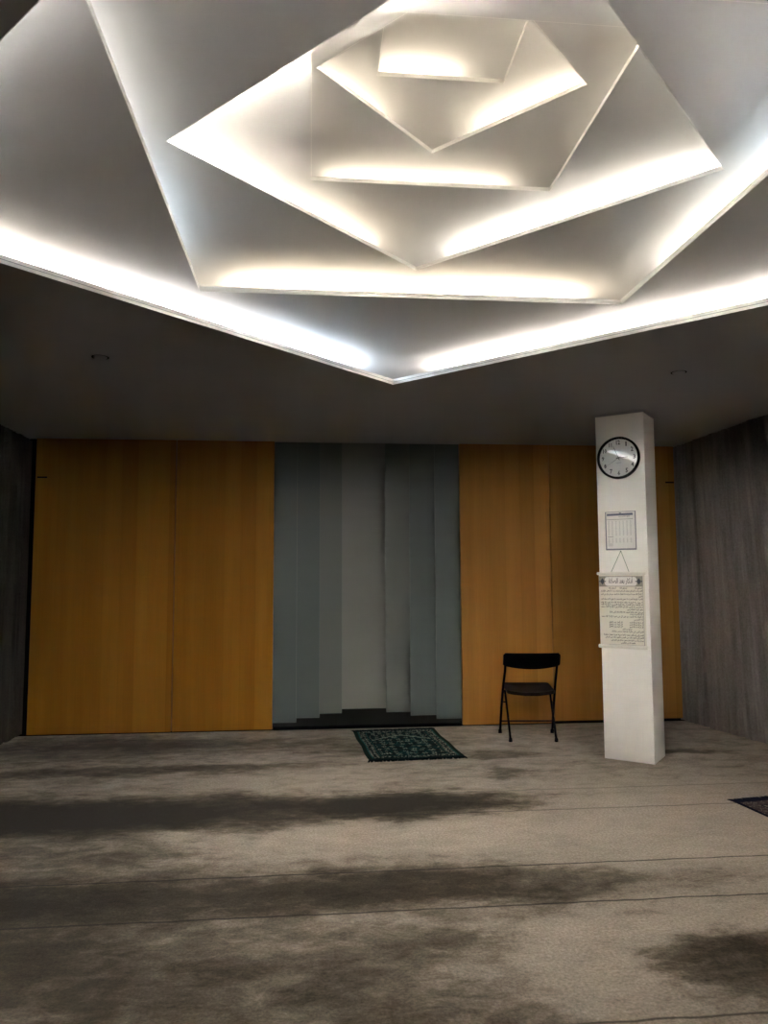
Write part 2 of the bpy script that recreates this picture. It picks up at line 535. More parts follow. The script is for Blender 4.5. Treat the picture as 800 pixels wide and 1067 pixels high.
room = [(XL - 0.3, YB - 0.1), (XR + 0.45, YB - 0.1), (XR + 0.45, WALLY + PT), (XL - 0.3, WALLY + PT)]
mb = MB(); slab(mb, room, HOLES[0], CEIL)
ceiling = mb.build('ceiling', M_ceiling)
tag(ceiling, kind='structure')
lp = lip(HOLES[0], CEIL, 0.038).build('edge_trim', M_trim, ceiling)
for k in range(1, 7):
    prev = HOLES[k - 1]
    outer = offset(prev, 0.80)
    z = HZS[k]
    mb = MB()
    if k < 6:
        inner = HOLES[k]
        if k % 2 == 1:      # rectangle hole under a diamond outline: order NR, FR, FL, NL
            inner = [inner[1], inner[2], inner[3], inner[0]]
        slab(mb, outer, inner, z, 0.012)
    else:
        vs = [(x, y, z) for x, y in outer] + [(x, y, z + TH) for x, y in outer]
        mb.add(vs, [(0, 1, 2, 3), (4, 5, 6, 7)]); walls(mb, outer, z, z + TH)
    # cavity wall closing the light trough behind the lip of the plate below
    walls(mb, offset(prev, 0.50), HZS[k - 1] + (TH if k == 1 else 0.012), z)
    tier = mb.build('ceiling_tier', M_tier, ceiling)
    if k < 6:
        lip(HOLES[k], z, 0.030 if k == 1 else 0.020).build('edge_trim', M_trim, tier)

# ---- light strips lying in the troughs (area lamps shining up at the plate above; unseen near edges boosted as room fill)
SPREAD = math.radians(150)
def lamp(name, a, b2, z, watt_per_m, rgb, spread, width=0.04):
    a, b2 = Vector(a), Vector(b2)
    Lg = (b2 - a).length
    ld = bpy.data.lights.new(name, 'AREA')
    ld.shape = 'RECTANGLE'; ld.size = Lg; ld.size_y = width
    ld.energy = watt_per_m * Lg; ld.color = rgb; ld.spread = spread
    o = bpy.data.objects.new(name, ld)
    COL.objects.link(o)
    mid = (a + b2) / 2
    ang = math.atan2((b2 - a).y, (b2 - a).x)
    o.matrix_world = Matrix.Translation((mid.x, mid.y, z)) @ Matrix.Rotation(ang, 4, 'Z') @ Matrix.Rotation(PI, 4, 'X')
    return o

WARM = (1.0, 0.86, 0.68); SOFT = (1.0, 0.93, 0.84); NEUT = (1.0, 0.975, 0.95); COOL = (0.72, 0.86, 1.0)
POW = 11.0
# per opening and edge: list of (start, end, colour, strength); edges run from corner i to i+1
# diamonds: 0 near-right, 1 far-right, 2 far-left, 3 near-left;  rectangles: 0 near, 1 right, 2 far, 3 left
STR = {
    0: {0: [(0.03, 0.33, NEUT, 0.62), (0.36, 0.65, NEUT, 0.52), (0.68, 0.97, NEUT, 0.12)],
        1: [(0.04, 0.33, SOFT, 1.1), (0.36, 0.62, SOFT, 1.1), (0.645, 0.93, SOFT, 1.1)],
        2: [(0.07, 0.36, COOL, 1.5), (0.38, 0.66, NEUT, 1.0), (0.69, 0.97, SOFT, 0.9)],
        3: [(0.03, 0.33, NEUT, 1.6), (0.36, 0.65, NEUT, 1.6), (0.68, 0.97, NEUT, 1.6)]},
    1: {0: [(0.06, 0.47, NEUT, 1.0), (0.53, 0.94, NEUT, 0.6)],
        1: [(0.06, 0.46, COOL, 1.2), (0.50, 0.88, SOFT, 1.2)],
        2: [(0.08, 0.46, WARM, 0.8), (0.52, 0.92, WARM, 0.8)],
        3: [(0.08, 0.46, COOL, 1.4), (0.52, 0.94, NEUT, 1.3)]},
    2: {0: [(0.1, 0.9, SOFT, 0.7)], 1: [(0.03, 0.48, SOFT, 1.1), (0.52, 0.92, SOFT, 0.9)],
        2: [(0.10, 0.50, WARM, 1.0), (0.54, 0.97, SOFT, 0.8)], 3: [(0.1, 0.9, SOFT, 0.6)]},
    3: {0: [(0.1, 0.9, WARM, 0.6)], 1: [(0.1, 0.9, WARM, 0.5)], 2: [(0.14, 0.92, WARM, 0.9)], 3: [(0.1, 0.9, WARM, 0.7)]},
    4: {0: [(0.15, 0.85, WARM, 0.5)], 1: [(0.12, 0.80, WARM, 0.9)], 2: [(0.25, 0.80, WARM, 0.8)], 3: [(0.15, 0.85, WARM, 0.5)]},
    5: {0: [(0.2, 0.8, WARM, 0.6)], 1: [(0.2, 0.8, WARM, 0.5)], 2: [(0.35, 0.95, WARM, 0.9)], 3: [(0.2, 0.8, WARM, 0.5)]},
}
BACK = [0.34, 0.30, 0.27, 0.25, 0.22, 0.20]
NEAR_FILL = [34.0, 16.0, 8.0, 4.0, 2.0, 1.2]  # unseen near strips, made far stronger than the rest to fill the room
GAIN = [1.15, 0.56, 0.36, 0.17, 0.22, 0.22]
MUL = {(0, 0): 0.60, (0, 1): 0.95, (0, 2): 1.3, (0, 3): 0.022, (1, 0): 0.02, (1, 1): 0.75, (1, 3): 0.42, (2, 0): 0.03, (2, 2): 0.8, (2, 3): 0.95,
       (3, 0): 0.2, (3, 1): 0.7, (3, 2): 0.8, (3, 3): 0.6, (4, 0): 0.5, (4, 3): 0.5}
for k, edges in STR.items():
    hole = HOLES[k]
    for e, segs in edges.items():
        a, b2 = Vector(hole[e]), Vector(hole[(e + 1) % 4])
        d = (b2 - a).normalized(); n = Vector((d.y, -d.x))
        near = n.y < -0.3
        back = 0.12 if near else BACK[k]
        sprd = math.radians(100) if near else SPREAD
        mul = MUL.get((k, e), 1.0)
        for t0, t1, colr, s in segs:
            pw = mul * POW * s * (NEAR_FILL[k] if near else GAIN[k])
            lamp('cove_or_fill_strip', a.lerp(b2, t0) + n * back, a.lerp(b2, t1) + n * back, HZS[k] + 0.05, pw, colr, sprd)

# ---- side walls: rough vertically ribbed concrete
def ribbed_wall(name, side, y0, y1, flare):
    rnd = random.Random(11 if side < 0 else 23)
    x_in = XL if side < 0 else XR
    mb = MB()
    y = y0
    prev = None
    prof = []
    while y < y1:
        wdt = rnd.uniform(0.025, 0.075)
        dep = rnd.choice((0, 0.004, 0.008, 0.014, 0.02)) + rnd.uniform(0, 0.006)
        prof.append((y, dep)); prof.append((min(y + wdt * 0.8, y1), dep + rnd.uniform(-0.003, 0.003)))
        y += wdt
        if rnd.random() < 0.3:
            prof.append((min(y - 0.016, y1), 0.045)); prof.append((min(y - 0.006, y1), 0.045))
        y = min(y, y1 + 1)
    prof = sorted(set(prof))
    zs = [0.0, 0.5, 1.1, 1.8, CEIL]
    vs, fs = [], []
    for yy, dp in prof:
        for z in zs:
            fr = flare * min(1.0, max(0.0, (7.3 - yy) / 1.15)) * (1 - z / CEIL)
            jit = rnd.uniform(-0.002, 0.002)
            vs.append((x_in + side * (dp + fr + jit), yy, z))
    m = len(zs)
    for i in range(len(prof) - 1):
        for j in range(m - 1):
            fs.append((i * m + j, (i + 1) * m + j, (i + 1) * m + j + 1, i * m + j + 1))
    mb.add(vs, fs)
    xo = x_in + side * (0.12 + flare)
    for j0 in (0,):
        mb.quad((xo, y0, 0), (xo, y1, 0), (xo, y1, CEIL), (xo, y0, CEIL))
        a = [vs[j] for j in range(m)]
        mb.add(a + [(xo, y0, CEIL), (xo, y0, 0)], [tuple(range(m + 2))])
        b2 = [vs[(len(prof) - 1) * m + j] for j in range(m)]
        mb.add(b2 + [(xo, y1, CEIL), (xo, y1, 0)], [tuple(range(m + 2))])
    o = mb.build(name, M_concshade if side < 0 else M_concrete)
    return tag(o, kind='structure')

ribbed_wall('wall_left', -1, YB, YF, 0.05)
ribbed_wall('wall_right', 1, YB, YF, 0.19)
tag(MB().box(XL - 0.15, XR + 0.3, YB - 0.1, YB, 0, CEIL).build('wall_rear', M_pillar), kind='structure')
bk = MB().box(XL - 0.15, XR + 0.3, YF, YF + 0.1, 0, NICHE_Z)
bk.box(XL - 0.15, XR + 0.3, WALLY + PT + 0.02, YF, NICHE_Z, NICHE_Z + 0.08)
tag(bk.build('wall_back', M_void), kind='structure')
tag(MB().box(XL - 0.15, XR + 0.3, WALLY + PT + 0.005, WALLY + PT + 0.05, CEIL + TH + 0.002, NICHE_Z - 0.002).build('trim_3', M_void), kind='structure')

# ---- wood panels facing the room
def wood_panel(x0, x1, label, slot=None, z0=0.012):
    t = thing('wood_panel', label, 'wall panel', ((x0 + x1) / 2, WALLY, 0), group='tall orange wood wall panels')
    w = (x1 - x0) / 2
    b = MB().rbox(-w + 0.004, w - 0.004, 0, PT, z0, CEIL - 0.002, r=0.002, seg=1).build('panel_board', M_woodshade if x0 < 0 else M_wood, t)
    if slot:
        s0, s1 = slot
        s = MB().rbox(s0 - (x0 + x1) / 2, s1 - (x0 + x1) / 2, -0.004, 0.002, 2.388, 2.402, r=0.0018, seg=1).build('slot', M_dark, t)
        s['label'] = 'short black horizontal slot near the top outer edge'
    return t

wood_panel(-2.595, -1.294, 'wide orange wood wall panel farthest left, next to the dark left wall', (-2.575, -2.485))
wood_panel(-1.294, -0.358, 'narrower orange wood wall panel directly left of the grey glass niche')
wood_panel(1.4646, 2.381, 'orange wood wall panel between the grey glass niche and the seam behind the chair')
wood_panel(2.381, 3.700, 'orange wood wall panel behind the white pillar, ending at the right wall', (3.60, 3.69), z0=0.03)
# dark return behind the wood panels so that the seams and end gaps read black
tag(MB().box(XL + 0.005, -0.46, WALLY + PT + 0.02, WALLY + PT + 0.05, 0, CEIL - 0.002).build('trim_1', M_dark), kind='structure')
tag(MB().box(1.56, XR - 0.005, WALLY + PT + 0.02, WALLY + PT + 0.05, 0, CEIL - 0.002).build('trim_2', M_dark), kind='structure')

# ---- niche: dark step and seven sheets of frosted glass stepping back
M_step = plain('charcoal_step', (0.014, 0.0145, 0.013), 0.75, spec=0.15, vary=0.15, scale=9)
st = thing('niche_step', 'low charcoal step running under the grey glass panels', 'step', ((-0.36 + 1.46) / 2, WALLY, 0))
t0 = MB().box(-1.13, 1.15, PT + 0.055, YF - WALLY - 0.01, -0.02, 0.030)
t0.box(-0.90, 0.906, 0.025, PT + 0.055, 0.0, 0.030)
t0.build('step_top', M_step, st)
MB().rbox(-0.90, 0.906, 0.010, 0.025, 0.0, 0.031, r=0.002, seg=1).build('riser', M_dark, st)

GL = [(-0.53, -0.145, 7.51, 'grey glass panel farthest left in the niche, beside the left wood panel'),
      (-0.20, 0.084, 7.735, 'grey glass panel second from the left in the niche'),
      (0.030, 0.318, 7.960, 'grey glass panel just left of the wide centre panel in the niche'),
      (0.26, 0.86, 8.197, 'wide pale centre glass panel at the back of the niche'),
      (0.795, 1.07, 7.960, 'grey glass panel just right of the wide centre panel in the niche'),
      (1.024, 1.31, 7.745, 'grey glass panel second from the right in the niche'),
      (1.257, 1.64, 7.535, 'grey glass panel farthest right in the niche, beside the right wood panel')]
for x0, x1, y, lab in GL:
    t = thing('glass_panel', lab, 'glass panel', ((x0 + x1) / 2, y, 0.03), group='stepped frosted glass panels of the niche')
    w = (x1 - x0) / 2
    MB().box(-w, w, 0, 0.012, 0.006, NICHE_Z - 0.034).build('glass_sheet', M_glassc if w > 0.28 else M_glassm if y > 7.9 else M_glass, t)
    e = MB().box(-w, w, -0.0005, 0.0125, 0.0, 0.006)
    e.box(w, w + 0.006, -0.0005, 0.0125, 0.0, NICHE_Z - 0.034) if w < 0.28 and x1 < 0.5 else None
    e.box(-w - 0.006, -w, -0.0005, 0.0125, 0.0, NICHE_Z - 0.034) if x0 > 0.6 else None
    e.build('polished_edge', M_glassedge, t)

# ---- pillar
PA = Vector((2.3305, 5.9080)); PB = Vector((2.6317, 5.6627)); PCc = Vector((2.8653, 5.8935))
ex = (PB - PA).normalized(); FW = (PB - PA).length
ang = math.atan2(ex.y, ex.x)
depth = (PCc - PB).length
pil = thing('pillar', 'white square pillar standing on the carpet right of the folding chair', 'pillar', (PA.x, PA.y, 0), ang)
MB().rbox(0, FW, 0, depth, 0.0, CEIL - 0.016, r=0.004, seg=2).build('shaft', M_pillar, pil)
MB().rbox(-0.008, FW + 0.008, -0.008, depth + 0.008, CEIL - 0.016, CEIL - 0.001, r=0.002, seg=1).build('top_plate', M_ceiling, pil)

def on_face(s, y, z):      # a point on the pillar face, y metres out of it
    v = Matrix.Rotation(ang, 4, 'Z') @ Vector((s, -y, z))
    return (PA.x + v.x, PA.y + v.y, z)

# ------------------------------------------------------------------ lettering
AR = {'ا': 0xFE8D, 'أ': 0xFE83, 'إ': 0xFE87, 'آ': 0xFE81, 'ب': 0xFE8F, 'ة': 0xFE93, 'ت': 0xFE95, 'ث': 0xFE99, 'ج': 0xFE9D, 'ح': 0xFEA1,
      'خ': 0xFEA5, 'د': 0xFEA9, 'ذ': 0xFEAB, 'ر': 0xFEAD, 'ز': 0xFEAF, 'س': 0xFEB1, 'ش': 0xFEB5, 'ص': 0xFEB9,
      'ض': 0xFEBD, 'ط': 0xFEC1, 'ظ': 0xFEC5, 'ع': 0xFEC9, 'غ': 0xFECD, 'ف': 0xFED1, 'ق': 0xFED5, 'ك': 0xFED9,
      'ل': 0xFEDD, 'م': 0xFEE1, 'ن': 0xFEE5, 'ه': 0xFEE9, 'و': 0xFEED, 'ى': 0xFEEF, 'ي': 0xFEF1}
TWO = set('اأإآدذرزوةى')

def shape(word):
    w = word.replace('لا', '\u0001')
    out = []
    for i, ch in enumerate(w):
        p = w[i - 1] if i else None
        nx = w[i + 1] if i + 1 < len(w) else None
        jp = p in AR and p not in TWO
        if ch == '\u0001':
            out.append(chr(0xFEFC if jp else 0xFEFB)); continue
        if ch not in AR:
            out.append(ch); continue
        jn = ch not in TWO and (nx in AR or nx == '\u0001')
        base = AR[ch]
        out.append(chr(base + (3 if jp and jn else 2 if jn else 1 if jp else 0)))
    return ''.join(reversed(out))

def arabic(line):
    ws = line.split(' ')
    return ' '.join(w if w.replace('(', '').replace(')', '').isdigit() else shape(w) for w in reversed(ws))

def text_into(mb, body, x, z, size, y=-0.001, align='CENTER', width=None, bold=0.0):
    """adds lettering (flat glyphs in the x-z plane, front -y) to a mesh builder"""
    c = bpy.data.curves.new('lettering', 'FONT')
    c.body = body; c.size = size; c.align_x = 'LEFT'; c.align_y = 'CENTER'; c.resolution_u = 1
    c.offset = bold
    o = bpy.data.objects.new('lettering', c)
    COL.objects.link(o)
    bpy.context.view_layer.update()
    dg = bpy.context.evaluated_depsgraph_get()
    me = bpy.data.meshes.new_from_object(o.evaluated_get(dg))
    vs = [v.co.copy() for v in me.vertices]
    fs = [tuple(p.vertices) for p in me.polygons]
    bpy.data.objects.remove(o); bpy.data.curves.remove(c); bpy.data.meshes.remove(me)
    if not vs: return
    x0 = min(v.x for v in vs); x1 = max(v.x for v in vs)
    k = (width / (x1 - x0)) if width else 1.0
    wd = (x1 - x0) * k
    sx = {'CENTER': x - wd / 2, 'LEFT': x, 'RIGHT': x - wd}[align]
    mb.add([(sx + (v.x - x0) * k, y, z + v.y) for v in vs], fs)

# ------------------------------------------------------------------ wall clock on the pillar
CS, CZ, CR = 0.187, 2.396, 0.171
ck = thing('wall_clock', 'round wall clock with black rim hanging high on the white pillar', 'clock', on_face(CS, 0.0, CZ), ang)
F = Matrix.Rotation(PI / 2, 4, 'X')      # lathe axis z -> out of the wall (-y)
MB().lathe([(CR - 0.004, 0.001), (CR, 0.006), (CR, 0.028), (CR - 0.004, 0.036), (CR - 0.010, 0.039), (CR - 0.0165, 0.036),
            (CR - 0.018, 0.024), (CR - 0.018, 0.001)], 96, F, closed=True).build('rim', M_black, ck)
MB().disc(0, 0, CR - 0.0175, -0.012, 72).build('dial', M_dial, ck)
for h in range(1, 13):
    nm = MB()
    a = PI / 2 - h * PI / 6
    text_into(nm, str(h), 0.126 * math.cos(a), 0.124 * math.sin(a), 0.050, -0.0128, width=(0.032 if h in (10, 12) else 0.022 if h == 11 else 0.010 if h == 1 else 0.0205), bold=0.0012)
    nm.build('numeral', M_ink, ck)
mk = MB()
MB().box(-0.021, 0.021, -0.0127, -0.0125, -0.0415, -0.0375).build('dial_mark', M_softink, ck)
for h in range(60):
    a = h * PI / 30
    rr = 0.147
    R_ = Matrix.Rotation(-a, 4, 'Y')
    mk.box(-0.0004, 0.0004, -0.0127, -0.0125, rr - (0.004 if h % 5 else 0.006), rr, R_)
mk.build('minute_marks', M_softink, ck)
def hand(name, clock_min, length, w, y, tail=0.02, mat=M_black):
    R_ = Matrix.Rotation(clock_min / 60 * 2 * PI, 4, 'Y')
    MB().add([(-w, y, -tail), (w, y, -tail), (w * 0.55, y, length), (-w * 0.55, y, length)], [(0, 1, 2, 3)], mat=R_).build(name, mat, ck)
hand('hour_hand', 14.75, 0.074, 0.0036, -0.0150)
hand('minute_hand', 56.3, 0.108, 0.0026, -0.0165)
hand('second_hand', 39.5, 0.112, 0.0014, -0.0180, 0.03)
MB().lathe([(0.0, 0.0225), (0.0045, 0.0215), (0.0055, 0.013)], 20, F).build('hub', M_black, ck)
lens = MB().disc(0, 0, CR - 0.0185, 0.0, 72).build('glass_cover', M_lens, ck, loc=(0, -0.0295, 0), rotz=math.radians(-4.4))

# ------------------------------------------------------------------ timetable sheet in a holder
T0, T1, TZ0, TZ1 = 0.0620, 0.3045, 1.6525, 1.9630
nt_ = thing('notice_sheet', 'printed timetable sheet in a grey holder on the pillar under the clock', 'notice', on_face((T0 + T1) / 2, 0, TZ0), ang)
hw = (T1 - T0) / 2; hh = TZ1 - TZ0
hb = MB()
hb.rbox(-hw, hw, -0.004, -0.0005, 0, hh, r=0.001, seg=1)
hb.rbox(-hw, -hw + 0.008, -0.009, -0.004, 0, hh, r=0.002, seg=1)
hb.rbox(hw - 0.006, hw, -0.009, -0.004, 0, hh, r=0.002, seg=1)
hb.rbox(-hw, hw, -0.011, -0.004, 0, 0.011, r=0.003, seg=1)
hb.build('holder', M_holder, nt_)
MB().box(-hw + 0.009, hw - 0.007, -0.0055, -0.0042, 0.012, hh - 0.004).build('paper_sheet', M_paper, nt_)
pr = MB()
pr.box(-hw + 0.014, hw - 0.022, -0.0062, -0.0058, hh - 0.034, hh - 0.016)
pr.disc(0.0, hh - 0.021, 0.0115, -0.0063, 20)
pr.build('header_bar', M_bluegrey, nt_)
tp = MB()
rnd = random.Random(3)
x = -0.012
while x < hw - 0.055:       # scribbled title under the bar
    w = rnd.uniform(0.004, 0.012)
    tp.tube([(x, -0.006, hh - 0.044 + rnd.uniform(-.004, .004)), (x + w / 2, -0.006, hh - 0.040 + rnd.uniform(-.006, .006)), (x + w, -0.006, hh - 0.046)], 0.0013, 5)
    x += w + 0.002
MB().box(-hw + 0.012, hw - 0.020, -0.0061, -0.0058, hh - 0.0655, hh - 0.0630).build('rule_line', M_ink, nt_)
MB().box(-hw + 0.018, -hw + 0.062, -0.0061, -0.0058, 0.106, 0.109).build('rule_line', M_ink, nt_)
tp.build('title_line', M_ink, nt_)
cm = MB(); cm2 = MB()
for ci in range(7):          # columns of small figures
    cx0 = -hw + 0.022 + ci * 0.0292
    z = hh - 0.078
    while z > 0.060:
        if not (0.098 < z < 0.116):
            w = rnd.uniform(0.009, 0.0125)
            (cm if z > 0.107 else cm2).box(cx0, cx0 + w, -0.0060, -0.0058, z - 0.0021, z)
        z -= 0.0063
fn = MB()
for r_ in range(4):
    fn.box(-hw + 0.020, -hw + 0.020 + rnd.uniform(0.02, 0.04), -0.0060, -0.0058, 0.032 + r_ * 0.006, 0.034 + r_ * 0.006)
cm.build('figure_columns', M_softink, nt_)
cm2.build('figure_columns', M_softink, nt_)
fn.build('footnote', M_softink, nt_)

# ------------------------------------------------------------------ hanging scroll
S0, S1 = -0.004, 0.3585
sw = (S1 - S0) / 2
SZ = 0.888
sc_ = thing('hanging_scroll', 'white hanging scroll of black Arabic lines between two rails, below the timetable sheet', 'wall scroll', on_face((S0 + S1) / 2, 0, SZ), ang)
top = 1.463 - SZ
MB().box(-sw, sw, -0.0075, -0.006, 0.0, top).build('sheet', M_parch, sc_)
rl = MB(); rl.tube([(-sw - 0.010, -0.0130, top + 0.002), (sw + 0.010, -0.0130, top + 0.002)], 0.0125, 14); rl.build('top_rail', M_rod, sc_)
rl = MB(); rl.tube([(-sw - 0.010, -0.0155, -0.002), (sw + 0.010, -0.0155, -0.002)], 0.0150, 14); rl.build('bottom_rail', M_rod, sc_)
def zc(y): return 1.445 - (y - 112) * (0.545 / 793) - SZ         # rows measured on the photo
MB().box(-sw + 0.002, sw - 0.016, -0.0083, -0.0078, zc(235), zc(114)).build('header_band', M_greyband, sc_)
ca = MB(); pts = []
c0, c1, cz_, ch_ = -sw + 0.062, sw - 0.074, (zc(228) + zc(122)) / 2, (zc(122) - zc(228)) / 2
for k in range(24):
    a = 2 * PI * k / 24
    x = math.copysign(abs(math.cos(a)) ** 0.6, math.cos(a)) * ch_ * 0.9
    pts.append((((c1 - ch_ * 0.5) if math.cos(a) > 0 else (c0 + ch_ * 0.5)) + x, -0.0088, cz_ + ch_ * math.copysign(abs(math.sin(a)) ** 0.7, math.sin(a))))
ca.add(pts, [tuple(range(24))]); ca.build('cartouche', M_paper, sc_)
for dx in (-sw + 0.030, sw - 0.044):
    d = MB()
    d.add([(dx - 0.019, -0.0089, cz_), (dx, -0.0089, cz_ - 0.026), (dx + 0.019, -0.0089, cz_), (dx, -0.0089, cz_ + 0.026)], [(0, 1, 2, 3)])
    for q in (-1, 1):
        d.add([(dx + q * 0.024 - 0.005, -0.0089, cz_), (dx + q * 0.024, -0.0089, cz_ - 0.007), (dx + q * 0.024 + 0.005, -0.0089, cz_), (dx + q * 0.024, -0.0089, cz_ + 0.007)], [(0, 1, 2, 3)])
    d.build('diamond_ornament', M_slate, sc_)
tt = MB()
text_into(tt, arabic('أذكار بعد الصلاة'), (c0 + c1) / 2, cz_ + 0.004, 0.056, -0.0093, width=(c1 - c0) * 0.84, bold=0.0004)
tt.build('title_lettering', M_ink, sc_)
bt = MB()
xr, xl = sw - 0.020, -sw + 0.016
full = xr - xl
def ln(y, s, width=None, right=None, size=0.0175):
    text_into(bt, arabic(s), (xr if right is None else right), zc(y), size, -0.0085, 'RIGHT', width, bold=0.00035)
for r0 in (xr, xr - full * 0.36, xr - full * 0.63):
    ln(253, 'أستغفر الله', full * 0.18, r0)
ln(285, 'اللهم أنت السلام ومنك السلام تباركت يا ذا الجلال والإكرام', full)
ln(322, 'لا إله إلا الله وحده لا شريك له له الملك وله الحمد وهو على كل شيء قدير'.replace('ء', ''), full)
ln(348, 'قدير', full * 0.10)
ln(378, 'اللهم لا مانع لما أعطيت ولا معطي لما منعت ولا ينفع ذا الجد منك الجد', full)
ln(418, 'لا حول ولا قوة إلا بالله لا إله إلا الله ولا نعبد إلا إياه', full)
ln(443, 'له النعمة وله الفضل وله الثناء الحسن لا إله إلا الله'.replace('ء', ''), full)
ln(468, 'مخلصين له الدين ولو كره الكافرون لا إله إلا الله وحده', full)
ln(498, 'ولو كره الكافرون', full * 0.38)
ln(530, 'سبحان الله (33) الحمد لله (33) الله أكبر (33)', full * 0.80)
ln(553, 'لا إله إلا الله وحده لا شريك له', full * 0.31)
ln(580, 'له الملك وله الحمد وهو على كل شي قدير لا إله إلا الله وحده', full)
ln(610, 'آية الكرسي', full * 0.22)
for y_ in (645, 670, 695):
    ln(y_, 'قل هو الله أحد الله الصمد', full * 0.33)
    ln(y_, 'قل أعوذ برب الفلق', full * 0.33, xr - full * 0.49)
ln(722, 'قل أعوذ برب الناس', full * 0.23, xr - full * 0.27)
ln(750, 'اللهم أعني على ذكرك وشكرك وحسن عبادتك', full * 0.76)
ln(790, 'اللهم إني أسألك علما نافعا ورزقا طيبا وعملا متقبلا', full * 0.96)
ln(818, 'اللهم إني أعوذ بك من الجبن وأعوذ بك من البخل', full * 0.92)
ln(850, 'سبحان ربك رب العزة عما يصفون وسلام على المرسلين', full * 0.78)
ln(880, 'والحمد لله رب العالمين', full * 0.34, xr - full * 0.20)
bt.build('body_lettering', M_ink, sc_)
bl = MB()
bl.box(sw - 0.0165, sw - 0.0145, -0.0084, -0.0078, zc(905), zc(112))
bl.box(-sw + 0.010, sw - 0.0145, -0.0084, -0.0078, zc(907), zc(903))
bl.build('border_line', M_slate, sc_)
cd = MB(); off = (S0 + S1) / 2
cd.tube([(0.099 - off, -0.012, 1.474 - SZ), (0.179 - off, -0.010, 1.640 - SZ)], 0.0018, 6)
cd.tube([(0.242 - off, -0.012, 1.474 - SZ), (0.183 - off, -0.010, 1.640 - SZ)], 0.0018, 6)
cd.build('cord', M_cord, sc_)
nl = MB().lathe([(0.0, 0.012), (0.005, 0.011), (0.005, 0.009), (0.002, 0.008), (0.002, 0.0)], 12, Matrix.Translation((0.181 - off, 0, 1.641 - SZ)) @ F)
nl.build('nail', M_slate, sc_)

# ------------------------------------------------------------------ folding chair (seen from behind, facing the wood wall)
ch = thing('folding_chair', 'black folding chair with its back to the room, facing the wood panels', 'chair', (1.965, 6.735, 0), -math.radians(6.5))
def lerp3(a, b2, t): return tuple(a[i] + (b2[i] - a[i]) * t for i in range(3))
for s in (-1, 1):
    pts = [(s * 0.240, 0.185, 0.012), (s * 0.238, 0.085, 0.25), (s * 0.233, -0.030, 0.47), (s * 0.229, -0.120, 0.60), (s * 0.228, -0.165, 0.70), (s * 0.226, -0.180, 0.755)]
    lg = MB().tube(pts, 0.0115, 12).build('frame_leg', M_black, ch)
    MB().lathe([(0.0, 0.0), (0.016, 0.0), (0.0175, 0.006), (0.0155, 0.03), (0.012, 0.034)], 16, Matrix.Translation((s * 0.2402, 0.1865, 0.0))).build('foot_cap', M_rubber, lg)
    pts = [(s * 0.200, -0.185, 0.012), (s * 0.201, -0.110, 0.14), (s * 0.203, 0.020, 0.32), (s * 0.205, 0.075, 0.405)]
    lg = MB().tube(pts, 0.0105, 12).build('rear_leg', M_black, ch)
    MB().lathe([(0.0, 0.0), (0.015, 0.0), (0.0165, 0.006), (0.0145, 0.03), (0.0115, 0.034)], 16, Matrix.Translation((s * 0.2000, -0.187, 0.0))).build('foot_cap', M_rubber, lg)
    MB().tube([(s * 0.237, 0.050, 0.308), (s * 0.203, 0.012, 0.308)], 0.006, 8).build('hinge_link', M_black, ch)
MB().tube([(-0.238, 0.140, 0.118), (0.238, 0.140, 0.118)], 0.0075, 10).build('crossbar', M_redbar, ch)
# seat: rounded plastic pan, a little lower and rounder towards the back
sp_ = MB()
def seat_outline():
    out = []
    hw_, yb, yf = 0.214, -0.175, 0.205
    def corner(cx, cy, r, a0, a1, n=8, ry=None):
        ry = ry or r
        for k in range(n + 1):
            a = a0 + (a1 - a0) * k / n
            out.append((cx + r * math.cos(a), cy + ry * math.sin(a)))
    corner(hw_ - 0.05, yf - 0.05, 0.05, 0, PI / 2)
    corner(-hw_ + 0.05, yf - 0.05, 0.05, PI / 2, PI)
    corner(-hw_ + 0.085, yb + 0.075, 0.085, PI, PI * 1.5, 8, 0.055)
    out.append((-0.06, yb + 0.002)); out.append((0.06, yb + 0.002))
    corner(hw_ - 0.085, yb + 0.075, 0.085, PI * 1.5, PI * 2, 8, 0.055)
    return out
ol = seat_outline(); no_ = len(ol)
def seatz(x, y): return 0.452 + 0.085 * (y - 0.2) + 0.010 * (abs(x) / 0.21) ** 2 - 0.0
rings = [(0.0, 0.982, -0.030), (0.0, 1.0, -0.022), (0.0, 1.0, -0.006), (0.0, 0.975, 0.0), (0.0, 0.8, -0.004), (0.0, 0.4, -0.009)]
vs, fs = [], []
for _, k, dz in rings:
    for x, y in ol:
        X, Y = x * k, 0.015 + (y - 0.015) * k
        vs.append((X, Y, seatz(X, Y) + dz))
for r_ in range(len(rings) - 1):
    for i in range(no_):
        j = (i + 1) % no_
        fs.append((r_ * no_ + i, r_ * no_ + j, (r_ + 1) * no_ + j, (r_ + 1) * no_ + i))
fs.append(tuple(range(no_))); fs.append(tuple((len(rings) - 1) * no_ + i for i in range(no_)))
sp_.add(vs, fs, True)
sp_.build('seat', M_seat, ch)
